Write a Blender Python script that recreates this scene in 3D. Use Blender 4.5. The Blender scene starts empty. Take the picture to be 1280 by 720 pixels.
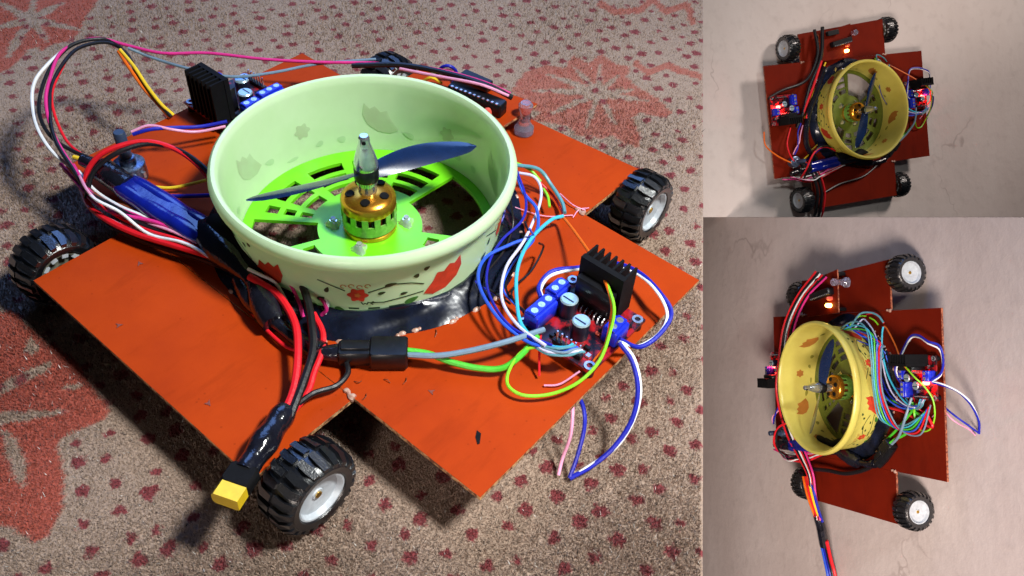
import bpy, math, random
import numpy as np
from mathutils import Matrix, Vector
random.seed(7); rng = np.random.default_rng(7)
R = math.radians
sc = bpy.context.scene
col = sc.collection

# ------------------------------------------------------------------ camera, world, lamps, exposure
ZO = 0.0285                       # height of the chassis plates above what the wheels stand on
def rod(r):
    r = np.array(r, float); t = np.linalg.norm(r); k = r / t
    K = np.array([[0, -k[2], k[1]], [k[2], 0, -k[0]], [-k[1], k[0], 0]])
    return np.eye(3) + np.sin(t) * K + (1 - np.cos(t)) * K @ K
FPX = 1100.0
# pose of each robot's plates seen from the camera (rotation vector, metres)
POSE = {'m': (2.22861221, 0.84092862, -0.26307951, -0.07475997, -0.03498446, 0.45040367),
        't': (-2.99702318, 0.2318913, -0.52457275, 0.50905083, -0.26439124, 1.33035104),
        'b': (-2.52463139, 0.06646421, 1.94539304, 0.36959145, 0.10961778, 0.97558109)}
def pose_m(k):
    M = np.eye(4); M[:3, :3] = rod(POSE[k][:3]); M[:3, 3] = POSE[k][3:]
    return M
S = np.eye(4); S[2, 3] = ZO
Minv = S @ np.linalg.inv(pose_m('m'))                 # camera space to world (carpet at z = 0)
def world_of(k): return Minv @ pose_m(k) @ np.linalg.inv(S)
CAM = Minv[:3, 3]
def ray(u, v): return Minv[:3, :3] @ np.array([(u - 640) / FPX, (v - 360) / FPX, 1.0])
def P(u, v, z, k='m'):
    """point of the photograph at height z (mm) over the chassis plates of robot k, in that robot's plate frame"""
    W = np.linalg.inv(world_of(k) @ S)
    C = W[:3, :3] @ CAM + W[:3, 3]; d = W[:3, :3] @ ray(u, v)
    s = (z / 1000 - C[2]) / d[2]
    return Vector(C + s * d)

cd = bpy.data.cameras.new('camera'); cam = bpy.data.objects.new('camera', cd); col.objects.link(cam)
cd.sensor_width = 36; cd.lens = FPX / 1280 * 36; cd.clip_start = 0.01; cd.clip_end = 50
Mc = np.eye(4); Mc[:3, :3] = Minv[:3, :3] @ np.diag([1, -1, -1.]); Mc[:3, 3] = CAM
cam.matrix_world = Matrix(Mc.tolist()); sc.camera = cam

w = bpy.data.worlds.new('World'); sc.world = w; w.use_nodes = True
w.node_tree.nodes['Background'].inputs[0].default_value = (0.55, 0.72, 1.0, 1)
w.node_tree.nodes['Background'].inputs[1].default_value = 0.013
sc.view_settings.view_transform = 'Standard'; sc.view_settings.look = 'None'
sc.view_settings.exposure = 0; sc.view_settings.gamma = 1

def lamp(name, typ, loc, target, power, color, size, **kw):
    l = bpy.data.lights.new(name, typ); o = bpy.data.objects.new(name, l); col.objects.link(o)
    o.location = loc; o.rotation_euler = (Vector(target) - Vector(loc)).to_track_quat('-Z', 'Y').to_euler()
    l.energy = power; l.color = color
    if typ == 'AREA': l.shape = 'DISK'; l.size = size; l.spread = kw.get('spread', math.pi)
    else: l.shadow_soft_size = size
    if typ == 'SPOT': l.spot_size = kw['cone']; l.spot_blend = kw.get('blend', .6)
    return o
lamp('room_lamp', 'AREA', (0.50, 0.17, 0.86), (0.04, -0.04, 0), 5.0, (0.98, 1.0, 0.97), 0.14, spread=R(100))
lamp('blue_glint_light', 'AREA', (-0.75, 0.64, 1.10), (0, 0, 0), 2.7, (0.20, 0.40, 1.0), 1.05, spread=R(80))  # added blue light, placed for glints on tyres and black plastic
WT = world_of('t'); WB = world_of('b')
lamp('wall_lamp', 'SPOT', tuple((WT @ np.array([0.75, 0.80, 1.10, 1]))[:3]), tuple((WT @ np.array([0.10, 0.02, 0, 1]))[:3]), 58, (1.0, 0.87, 0.80), 0.16, cone=R(46), blend=.9)
lamp('side_wall_fill', 'SPOT', (0.70, -0.95, 0.22), (0.10, 0.85, -0.72), 195, (1.0, 0.85, 0.76), 0.25, cone=R(40), blend=1.0)  # unseen spot added to brighten the side wall, which the main lamp misses

# ------------------------------------------------------------------ materials
MATS = {}
def mat(name, c, c2=None, rough=.5, metal=0, spec=.5, coat=0, scale=60, bump=0, bscale=400, trans=0, emit=None, alpha=1, mixpow=(.35, .65), sheen=0, smudge=0):
    m = bpy.data.materials.new(name); m.use_nodes = True; nt = m.node_tree; n = nt.nodes; L = nt.links
    b = n['Principled BSDF']
    b.inputs['Roughness'].default_value = rough; b.inputs['Metallic'].default_value = metal
    b.inputs['Specular IOR Level'].default_value = spec; b.inputs['Coat Weight'].default_value = coat
    b.inputs['Coat Roughness'].default_value = .34 if name == 'rubber' else .12; b.inputs['Sheen Weight'].default_value = sheen
    tc = n.new('ShaderNodeTexCoord')
    if c2 is None: c2 = tuple(x * .78 for x in c)
    no = n.new('ShaderNodeTexNoise'); no.inputs['Scale'].default_value = scale; no.inputs['Detail'].default_value = 5; no.inputs['Roughness'].default_value = .62
    L.new(tc.outputs['Object'], no.inputs['Vector'])
    mr = n.new('ShaderNodeMapRange'); mr.inputs[1].default_value = mixpow[0]; mr.inputs[2].default_value = mixpow[1]
    L.new(no.outputs['Fac'], mr.inputs[0])
    mx = n.new('ShaderNodeMix'); mx.data_type = 'RGBA'
    mx.inputs[6].default_value = (*c, 1); mx.inputs[7].default_value = (*c2, 1)
    L.new(mr.outputs[0], mx.inputs[0]); L.new(mx.outputs[2], b.inputs['Base Color'])
    if smudge:                                               # handling marks: stretched dark rubs and fine scratches
        mp = n.new('ShaderNodeMapping'); mp.inputs['Scale'].default_value = (1, .22, 1); mp.inputs['Rotation'].default_value = (0, 0, .5); L.new(tc.outputs['Object'], mp.inputs['Vector'])
        ns = n.new('ShaderNodeTexNoise'); ns.inputs['Scale'].default_value = 75; ns.inputs['Detail'].default_value = 7; ns.inputs['Roughness'].default_value = .7; L.new(mp.outputs[0], ns.inputs['Vector'])
        rs = n.new('ShaderNodeMapRange'); rs.inputs[1].default_value = .54; rs.inputs[2].default_value = .74; rs.inputs[4].default_value = smudge; L.new(ns.outputs['Fac'], rs.inputs[0])
        m2 = n.new('ShaderNodeMix'); m2.data_type = 'RGBA'; m2.inputs[7].default_value = (*[x * .55 for x in c2], 1); L.new(rs.outputs[0], m2.inputs[0]); L.new(mx.outputs[2], m2.inputs[6])
        sv = n.new('ShaderNodeTexVoronoi'); sv.inputs['Scale'].default_value = 160; L.new(tc.outputs['Object'], sv.inputs['Vector'])
        sr = n.new('ShaderNodeMapRange'); sr.inputs[1].default_value = .045; sr.inputs[2].default_value = .10; sr.inputs[3].default_value = .5; sr.inputs[4].default_value = 0; L.new(sv.outputs['Distance'], sr.inputs[0])
        m3 = n.new('ShaderNodeMix'); m3.data_type = 'RGBA'; m3.inputs[7].default_value = (*[x * .5 for x in c], 1); L.new(sr.outputs[0], m3.inputs[0]); L.new(m2.outputs[2], m3.inputs[6])
        L.new(m3.outputs[2], b.inputs['Base Color'])
        rr_ = n.new('ShaderNodeMapRange'); rr_.inputs[3].default_value = rough - .12; rr_.inputs[4].default_value = rough + .15; L.new(ns.outputs['Fac'], rr_.inputs[0]); L.new(rr_.outputs[0], b.inputs['Roughness'])
    if bump:
        nb = n.new('ShaderNodeTexNoise'); nb.inputs['Scale'].default_value = bscale; nb.inputs['Detail'].default_value = 3
        L.new(tc.outputs['Object'], nb.inputs['Vector'])
        bp = n.new('ShaderNodeBump'); bp.inputs['Strength'].default_value = bump; bp.inputs['Distance'].default_value = .001
        L.new(nb.outputs['Fac'], bp.inputs['Height']); L.new(bp.outputs[0], b.inputs['Normal'])
    if trans:
        t = n.new('ShaderNodeBsdfTranslucent'); L.new(mx.outputs[2], t.inputs['Color'])
        ms = n.new('ShaderNodeMixShader'); ms.inputs[0].default_value = trans
        L.new(b.outputs[0], ms.inputs[1]); L.new(t.outputs[0], ms.inputs[2]); L.new(ms.outputs[0], n['Material Output'].inputs[0])
    if emit: b.inputs['Emission Color'].default_value = (*emit[0], 1); b.inputs['Emission Strength'].default_value = emit[1]
    if alpha < 1: b.inputs['Transmission Weight'].default_value = 1 - alpha
    MATS[name] = m
    return m
mat('orange_board', (.42, .046, .003), (.31, .030, .003), rough=.58, spec=.07, scale=14, bump=.05, bscale=900, mixpow=(.3, .72), smudge=.32)
mat('orange_board_dim', (.160, .011, .003), (.115, .008, .003), rough=.6, spec=.06, scale=14, bump=.05, bscale=900, smudge=.4)  # same orange board for the wall robots, dimmer light put into its colour
mat('raw_edge', (.62, .36, .16), (.16, .05, .02), rough=.7, scale=420, mixpow=(.42, .58))
mat('raw_edge_dim', (.42, .13, .06), (.10, .02, .01), rough=.7, scale=420, mixpow=(.42, .58))  # the raw edge again, darkened in colour for the dimmer wall light
mat('bowl_green', (.74, .92, .63), (.68, .87, .56), rough=.24, spec=.5, scale=30, trans=.34, bump=.02, bscale=300)
mat('bowl_warm_tint', (.84, .76, .20), (.76, .68, .15), rough=.3, spec=.5, scale=30, trans=.40)  # the green bowl on the wall robots, warm light tinted into its colour
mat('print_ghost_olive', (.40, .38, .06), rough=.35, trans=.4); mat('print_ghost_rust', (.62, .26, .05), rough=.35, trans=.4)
mat('print_ghost', (.58, .78, .50), (.52, .70, .44), rough=.3, trans=.34)
mat('print_ghost_red', (.58, .74, .48), (.54, .64, .42), rough=.3, trans=.34)
mat('grille_green', (.17, .66, .010), (.14, .56, .010), rough=.33, scale=80)
mat('grille_green_dim', (.13, .17, .02), (.09, .12, .015), rough=.4, scale=80)  # the green grille on the wall robots, shade mixed into its colour
mat('print_red', (.62, .055, .02), (.42, .04, .015), rough=.4, scale=160)
mat('print_dark', (.012, .028, .012), (.03, .07, .02), rough=.4, scale=300)
mat('print_leaf', (.07, .24, .03), (.03, .12, .02), rough=.4, scale=300)
mat('print_orange', (.55, .20, .04), rough=.4)
mat('skirt_black', (.004, .005, .010), (.008, .012, .03), rough=.17, spec=.38, scale=70, bump=.5, bscale=60)
mat('rubber', (.004, .0045, .006), (.007, .008, .011), rough=.26, spec=.7, scale=300, bump=.25, bscale=1500, coat=.8)
mat('rim_white', (.50, .54, .58), (.38, .41, .45), rough=.35, scale=200)
mat('rim_grey', (.16, .16, .13), (.10, .10, .07), rough=.5, scale=300)
mat('brass', (.75, .50, .12), (.6, .38, .08), rough=.3, metal=1, scale=400)
mat('gold', (.88, .42, .05), (.75, .30, .03), rough=.24, metal=.9, scale=200)
mat('steel', (.74, .78, .80), (.6, .63, .65), rough=.14, metal=.88, scale=300)
mat('copper', (.30, .06, .015), (.2, .04, .01), rough=.4, metal=.5, scale=900)
mat('magnet_green', (.25, .50, .10), (.16, .36, .06), rough=.3, metal=.3, scale=400)
mat('black_plastic', (.004, .004, .005), (.008, .008, .010), rough=.34, spec=.4, scale=300)
mat('black_matte', (.003, .003, .0035), (.005, .005, .006), rough=.7, spec=.15, scale=300)
mat('prop_blue', (.006, .020, .075), (.005, .014, .05), rough=.17, spec=.7, scale=60, coat=.5)
mat('pcb_red', (.34, .008, .012), (.012, .006, .012), rough=.3, scale=110, mixpow=(.44, .54))
mat('pcb_dark', (.02, .02, .04), (.05, .02, .03), rough=.35, scale=500)
mat('terminal_blue', (.012, .03, .62), (.008, .02, .45), rough=.3, scale=300)
mat('cap_body', (.012, .016, .035), rough=.3, scale=300)
mat('cap_top', (.50, .68, .76), (.38, .54, .62), rough=.3, metal=.6, scale=600)
mat('solder', (.70, .74, .80), (.45, .5, .55), rough=.25, metal=.8, scale=900)
mat('pot_grey', (.17, .22, .33), (.08, .11, .18), rough=.3, metal=.6, scale=700, mixpow=(.45, .55))
mat('pot_dark', (.03, .05, .10), rough=.4)
mat('shrink_blue', (.005, .014, .27), (.004, .009, .17), rough=.2, spec=.6, scale=120, bump=.35, bscale=140, coat=.4)
mat('shrink_black', (.005, .005, .008), (.009, .010, .018), rough=.17, spec=.65, scale=160, bump=.5, bscale=260)
mat('plug_yellow', (.78, .56, .02), (.70, .46, .015), rough=.35, scale=200)
mat('glue', (.72, .75, .76), (.6, .62, .64), rough=.12, alpha=.35, scale=200)
mat('glue_pale', (.50, .34, .28), (.4, .2, .14), rough=.3, scale=500)
mat('clear_pin', (.80, .76, .92), (.72, .68, .86), rough=.06, alpha=.12, scale=100)
mat('motor_case', (.02, .02, .025), (.04, .035, .02), rough=.5, scale=200)
mat('led_red', (.8, .05, .03), emit=((1, .04, .03), 30))
mat('led_yellow', (.9, .6, .1), emit=((1, .62, .12), 16))
mat('led_off', (.75, .12, .08), rough=.15)
for nme, c in dict(red=(.72, .012, .022), magenta=(.70, .03, .24), pink=(.82, .34, .52), white=(.82, .84, .86), black=(.008, .008, .010), yellow=(.86, .60, .03), orange=(.80, .15, .01),
                   blue=(.025, .10, .68), navy=(.012, .018, .38), cyan=(.05, .48, .66), teal=(.10, .30, .36), grey=(.17, .26, .35), green=(.07, .52, .03), lime=(.24, .66, .02), lilac=(.62, .62, .85), brown=(.20, .05, .02)).items():
    mat('wire_' + nme, c, tuple(x * .85 for x in c), rough=.40, spec=.4, scale=150, bump=.15, bscale=500)

# ------------------------------------------------------------------ mesh tools
STUFF = ('chip_pins', 'surface_parts', 'bell_posts', 'bell_holes', 'solder_lugs', 'rim_web', 'printed_vine', 'printed_dashes', 'printed_curls', 'printed_leaves')
class MB:
    def __init__(s): s.v = []; s.f = []; s.sm = []; s.mi = []
    def add(s, vs, fs, smooth=False, mi=0):
        o = len(s.v); s.v += [tuple(x) for x in vs]; s.f += [tuple(i + o for i in f) for f in fs]
        s.sm += [smooth] * len(fs); s.mi += [mi] * len(fs); return s
    def box(s, c, size, rz=0, bev=0, mi=0, rot=None):
        hx, hy, hz = [x / 2 for x in size]
        Rm = rot if rot is not None else Matrix.Rotation(rz, 3, 'Z'); c = Vector(c)
        if bev <= 0:
            vs = [c + Rm @ Vector((x * hx, y * hy, z * hz)) for z in (-1, 1) for y in (-1, 1) for x in (-1, 1)]
            return s.add(vs, [(0, 2, 3, 1), (4, 5, 7, 6), (0, 1, 5, 4), (2, 6, 7, 3), (0, 4, 6, 2), (1, 3, 7, 5)], mi=mi)
        b = min(bev, hx * .9, hy * .9, hz * .9)
        ring = lambda a, bb, z: [c + Rm @ Vector(p) for p in ((-a + b, -bb, z), (a - b, -bb, z), (a, -bb + b, z), (a, bb - b, z), (a - b, bb, z), (-a + b, bb, z), (-a, bb - b, z), (-a, -bb + b, z))]
        vs = ring(hx - b * .6, hy - b * .6, -hz) + ring(hx, hy, -hz + b) + ring(hx, hy, hz - b) + ring(hx - b * .6, hy - b * .6, hz)
        fs = [tuple(range(7, -1, -1)), tuple(range(24, 32))]
        for r in range(3):
            for i in range(8): j = (i + 1) % 8; fs.append((r * 8 + i, r * 8 + j, r * 8 + 8 + j, r * 8 + 8 + i))
        return s.add(vs, fs, mi=mi)
    def lathe(s, prof, n=32, M=None, a0=0, a1=2 * math.pi, smooth=True, mi=0, jit=None):
        M = M or Matrix(); full = abs(a1 - a0 - 2 * math.pi) < 1e-6; k = n if full else n + 1; vs = []
        for i in range(k):
            a = a0 + (a1 - a0) * i / n
            for q, (r, z) in enumerate(prof):
                if jit: r, z = jit(r, z, a, q)
                vs.append(M @ Vector((r * math.cos(a), r * math.sin(a), z)))
        m = len(prof); fs = []
        for i in range(n):
            j = (i + 1) % k
            for q in range(m - 1): fs.append((i * m + q, j * m + q, j * m + q + 1, i * m + q + 1))
        return s.add(vs, fs, smooth, mi)
    def cyl(s, p0, p1, r0, r1=None, n=16, mi=0, smooth=True, cap=True):
        r1 = r0 if r1 is None else r1; p0 = Vector(p0); p1 = Vector(p1); d = p1 - p0; L = d.length
        M = Matrix.Translation(p0) @ d.to_track_quat('Z', 'Y').to_matrix().to_4x4()
        s.lathe([(r0, 0), (r1, L)], n, M, smooth=smooth, mi=mi)
        if cap:
            for r, z, rev in ((r0, 0, True), (r1, L, False)):
                vs = [M @ Vector((r * math.cos(2 * math.pi * i / n), r * math.sin(2 * math.pi * i / n), z)) for i in range(n)]
                s.add(vs, [tuple(range(n - 1, -1, -1)) if rev else tuple(range(n))], mi=mi)
        return s
    def tube(s, pts, r, n=8, sub=6, mi=0, cap=True):
        pts = [Vector(p) for p in pts]; rr = r if callable(r) else (lambda t: r)
        if len(pts) > 2 and sub > 1:
            q = [2 * pts[0] - pts[1]] + pts + [2 * pts[-1] - pts[-2]]; out = []
            for i in range(1, len(q) - 2):
                for k in range(sub):
                    t = k / sub; a, b, c, d = q[i - 1:i + 3]
                    out.append(.5 * ((2 * b) + (-a + c) * t + (2 * a - 5 * b + 4 * c - d) * t * t + (-a + 3 * b - 3 * c + d) * t ** 3))
            out.append(pts[-1]); pts = out
        vs = []; N = len(pts); up = None
        for i, p in enumerate(pts):
            d = (pts[min(i + 1, N - 1)] - pts[max(i - 1, 0)])
            d = d.normalized() if d.length > 1e-9 else Vector((0, 0, 1))
            if up is None: up = d.orthogonal().normalized()
            up = (up - d * up.dot(d)); up = up.normalized() if up.length > 1e-6 else d.orthogonal().normalized()
            sd = d.cross(up); rad = rr(i / (N - 1))
            for k in range(n):
                a = 2 * math.pi * k / n; vs.append(p + (up * math.cos(a) + sd * math.sin(a)) * rad)
        fs = [(i * n + k, i * n + (k + 1) % n, (i + 1) * n + (k + 1) % n, (i + 1) * n + k) for i in range(N - 1) for k in range(n)]
        s.add(vs, fs, True, mi)
        if cap: s.add(vs[:n], [tuple(range(n - 1, -1, -1))], mi=mi); s.add(vs[-n:], [tuple(range(n))], mi=mi)
        return s
    def prism(s, poly, z0, z1, mi=0, mi_side=None, M=None):
        M = M or Matrix(); n = len(poly); mi_side = mi if mi_side is None else mi_side
        vs = [M @ Vector((x, y, z0)) for x, y in poly] + [M @ Vector((x, y, z1)) for x, y in poly]
        s.add(vs, [tuple(range(n - 1, -1, -1)), tuple(range(n, 2 * n))], mi=mi)
        s.add(vs, [(i, (i + 1) % n, n + (i + 1) % n, n + i) for i in range(n)], mi=mi_side)
        return s
    def build(s, name, mats, parent=None, top=False):
        me = bpy.data.meshes.new(name); me.from_pydata(s.v, [], s.f)
        for m in ([mats] if isinstance(mats, str) else mats): me.materials.append(MATS[m])
        me.polygons.foreach_set('use_smooth', s.sm); me.polygons.foreach_set('material_index', s.mi); me.update(); me.set_sharp_from_angle(angle=R(38))
        o = bpy.data.objects.new(name, me); col.objects.link(o)
        if name in STUFF: o['kind'] = 'stuff'                        # tiny pieces nobody can pick apart
        if parent is not None:
            o.parent = parent
            if parent.type == 'EMPTY': o.location = (0, 0, ZO)     # meshes are written in the plate frame
        return o
def tag(o, label=None, cat=None, group=None, kind=None):
    for k, v in (('label', label), ('category', cat), ('group', group), ('kind', kind)):
        if v: o[k] = v
    return o

# ------------------------------------------------------------------ the setting: carpet and two pale wall panels
def ground_pt(u, v):
    d = ray(u, v); s = -CAM[2] / d[2]; return (CAM + s * d)[:2]
e0 = ground_pt(879, 760); e1 = ground_pt(879, -160)        # right-hand edge of the carpeted platform
ed = (e1 - e0) / np.linalg.norm(e1 - e0); en = np.array([-ed[1], ed[0]])    # en points into the carpet
if np.dot(en, -e0) < 0: en = -en

def flower_mask(pts):
    """red motif (0..1) of the woven flowers at carpet points, from outlines traced on the carpet"""
    red = [[(-60, 400), (0, 391), (14, 387), (26, 400), (46, 416), (60, 430), (92, 446), (112, 478), (138, 514), (126, 527), (104, 534), (84, 543), (71, 553), (74, 572), (81, 592), (80, 630), (70, 652), (58, 670), (45, 678), (30, 670), (14, 660), (-60, 646)],
           [(-120, -70), (150, -70), (118, 6), (106, 22), (100, 38), (86, 50), (62, 56), (54, 64), (46, 58), (34, 62), (26, 74), (14, 84), (0, 91), (-30, 104), (-120, 100)],
           [(640, 112), (656, 90), (684, 80), (706, 84), (716, 68), (736, 78), (752, 66), (770, 80), (786, 82), (784, 96), (796, 108), (822, 122), (842, 142), (826, 145), (800, 140), (790, 146), (798, 162), (800, 184), (780, 178), (766, 168), (752, 172), (738, 168), (722, 168), (708, 156), (690, 152), (664, 150), (676, 140), (654, 132)]]
    def ray_strip(c, e, w0, w1):
        c = np.array(c, float); e = np.array(e, float); d = (e - c) / np.linalg.norm(e - c); q = np.array((-d[1], d[0]))
        return [tuple(c - q * w0), tuple(c + (e - c) * .6 - q * (w0 + w1) * .5), tuple(e - q * w1 * .3), tuple(e + q * w1 * .3), tuple(c + (e - c) * .6 + q * (w0 + w1) * .5), tuple(c + q * w0)]
    pale = [[(-30, 502), (0, 480), (34, 462), (67, 450), (60, 462), (34, 476), (0, 494), (-30, 514)],
            [(-30, 514), (20, 513), (86, 513), (70, 519), (40, 524), (0, 531), (-30, 536)],
            [(29, 440), (32, 428), (40, 419), (44, 428), (51, 436), (40, 442)], [(74, 488), (84, 481), (108, 479), (96, 487)],
            [(0, 538), (12, 540), (24, 554), (34, 582), (31, 612), (20, 600), (10, 576)]]
    pale += [ray_strip((38, 24), e, 5, 3) for e in ((-6, 0), (-8, 34), (62, 54), (100, 36), (80, 2), (44, -14))] + [ray_strip((34, 30), (8, 72), 5, 7), [(30, 14), (44, 12), (50, 24), (42, 34), (30, 32), (24, 22)]]
    pale += [ray_strip((748, 115), e, 4, 2.4) for e in ((664, 112), (684, 92), (716, 82), (750, 78), (776, 92), (812, 126), (772, 158), (733, 160), (682, 144), (794, 112))] + [[(738, 108), (754, 104), (762, 114), (756, 124), (742, 126), (734, 118)]]
    curls = [[(750, 3), (768, 14), (800, 12), (816, -2), (832, 14), (860, 5), (866, 28)], [(794, 78), (810, 91), (834, 82), (850, 88), (876, 96)]]
    def seg(a, b, w):
        a = np.array(a, float); b = np.array(b, float); d = (b - a) / np.linalg.norm(b - a); q = np.array((-d[1], d[0])) * w
        return [tuple(x) for x in (a - q - d * w * .5, b - q + d * w * .5, b + q + d * w * .5, a + q - d * w * .5)]
    red += [seg(a, b, 4) for c in curls for a, b in zip(c, c[1:])]
    def inside(poly):
        q = np.array([ground_pt(*p) for p in poly]); x, y = pts[:, 0], pts[:, 1]; r = np.zeros(len(pts), bool); j = len(q) - 1
        for i in range(len(q)):
            c = (q[i, 1] > y) != (q[j, 1] > y)
            with np.errstate(divide='ignore', invalid='ignore'): xx = (q[j, 0] - q[i, 0]) * (y - q[i, 1]) / (q[j, 1] - q[i, 1]) + q[i, 0]
            r ^= c & (x < xx); j = i
        return r
    m = np.zeros(len(pts))
    for p, st in zip(red, (1, .95, .72) + (.75,) * 40): m[inside(p)] = st
    for p in pale: m[inside(p)] = 0
    return m

m = bpy.data.materials.new('carpet_weave'); m.use_nodes = True; nt = m.node_tree; n = nt.nodes; L = nt.links; b = n['Principled BSDF']
b.inputs['Roughness'].default_value = .85; b.inputs['Specular IOR Level'].default_value = .25; b.inputs['Sheen Weight'].default_value = .15
tc = n.new('ShaderNodeTexCoord'); geo = n.new('ShaderNodeNewGeometry')
flat = n.new('ShaderNodeVectorMath'); flat.operation = 'MULTIPLY'; flat.inputs[1].default_value = (1, 1, 0); L.new(geo.outputs['Position'], flat.inputs[0])
nz = n.new('ShaderNodeTexNoise'); nz.inputs['Scale'].default_value = 420; nz.inputs['Detail'].default_value = 2; L.new(flat.outputs[0], nz.inputs['Vector'])
sub = n.new('ShaderNodeVectorMath'); sub.operation = 'MULTIPLY_ADD'; sub.inputs[1].default_value = (.0068, .0068, 0); L.new(nz.outputs['Color'], sub.inputs[0]); L.new(flat.outputs[0], sub.inputs[2])
rotm = n.new('ShaderNodeMapping'); rotm.inputs['Rotation'].default_value = (0, 0, R(24)); rotm.inputs['Scale'].default_value = (1, 1, 0); L.new(sub.outputs[0], rotm.inputs['Vector'])
vo = n.new('ShaderNodeTexVoronoi'); vo.voronoi_dimensions = '2D'; vo.inputs['Scale'].default_value = 71; vo.inputs['Randomness'].default_value = .42; L.new(rotm.outputs[0], vo.inputs['Vector'])
dot = n.new('ShaderNodeMapRange'); dot.interpolation_type = 'SMOOTHSTEP'; dot.inputs[1].default_value = .31; dot.inputs[2].default_value = .19
vsz = n.new('ShaderNodeMath'); vsz.operation = 'MULTIPLY_ADD'; vsz.inputs[1].default_value = .11; vsp = n.new('ShaderNodeSeparateColor'); L.new(vo.outputs['Color'], vsp.inputs[0]); L.new(vsp.outputs[0], vsz.inputs[0]); L.new(vo.outputs['Distance'], vsz.inputs[2]); L.new(vsz.outputs[0], dot.inputs[0])
at = n.new('ShaderNodeAttribute'); at.attribute_name = 'flower'
n2 = n.new('ShaderNodeTexNoise'); n2.inputs['Scale'].default_value = 900; n2.inputs['Detail'].default_value = 3; L.new(geo.outputs['Position'], n2.inputs['Vector'])
n3 = n.new('ShaderNodeTexNoise'); n3.inputs['Scale'].default_value = 9; n3.inputs['Detail'].default_value = 4; L.new(flat.outputs[0], n3.inputs['Vector'])
def mixc(fac, a, bcol):
    x = n.new('ShaderNodeMix'); x.data_type = 'RGBA'
    if isinstance(fac, float): x.inputs[0].default_value = fac
    else: L.new(fac, x.inputs[0])
    for k, v in ((6, a), (7, bcol)):
        if isinstance(v, tuple): x.inputs[k].default_value = (*v, 1)
        else: L.new(v, x.inputs[k])
    return x.outputs[2]
base = mixc(n3.outputs['Fac'], (.315, .222, .166), (.390, .286, .218))
inv = n.new('ShaderNodeMath'); inv.operation = 'SUBTRACT'; inv.inputs[0].default_value = 1; L.new(at.outputs['Fac'], inv.inputs[1])
dm = n.new('ShaderNodeMath'); dm.operation = 'MULTIPLY'; L.new(dot.outputs[0], dm.inputs[0]); L.new(inv.outputs[0], dm.inputs[1])
dm2 = n.new('ShaderNodeMath'); dm2.operation = 'MULTIPLY'; dm2.inputs[1].default_value = .92; L.new(dm.outputs[0], dm2.inputs[0])
c1 = mixc(dm2.outputs[0], base, (.20, .020, .030))
fm = n.new('ShaderNodeMath'); fm.operation = 'MULTIPLY'; fm.inputs[1].default_value = .85; L.new(at.outputs['Fac'], fm.inputs[0])
c2 = mixc(fm.outputs[0], c1, (.38, .050, .026))
sp = n.new('ShaderNodeMapRange'); sp.inputs[1].default_value = .25; sp.inputs[2].default_value = .75; sp.inputs[3].default_value = .80; sp.inputs[4].default_value = 1.18; L.new(n2.outputs['Fac'], sp.inputs[0])
ml = n.new('ShaderNodeVectorMath'); ml.operation = 'SCALE'; L.new(c2, ml.inputs[0]); L.new(sp.outputs[0], ml.inputs['Scale'])
L.new(ml.outputs[0], b.inputs['Base Color'])
bp = n.new('ShaderNodeBump'); bp.inputs['Strength'].default_value = .6; bp.inputs['Distance'].default_value = .0015; L.new(n2.outputs['Fac'], bp.inputs['Height']); L.new(bp.outputs[0], b.inputs['Normal'])
MATS['carpet_weave'] = m
mat('fleck_pale', (.75, .72, .68), rough=.5); mat('fleck_dark', (.03, .022, .022), rough=.8)
mat('platform_side', (.30, .25, .22), rough=.9)

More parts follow.
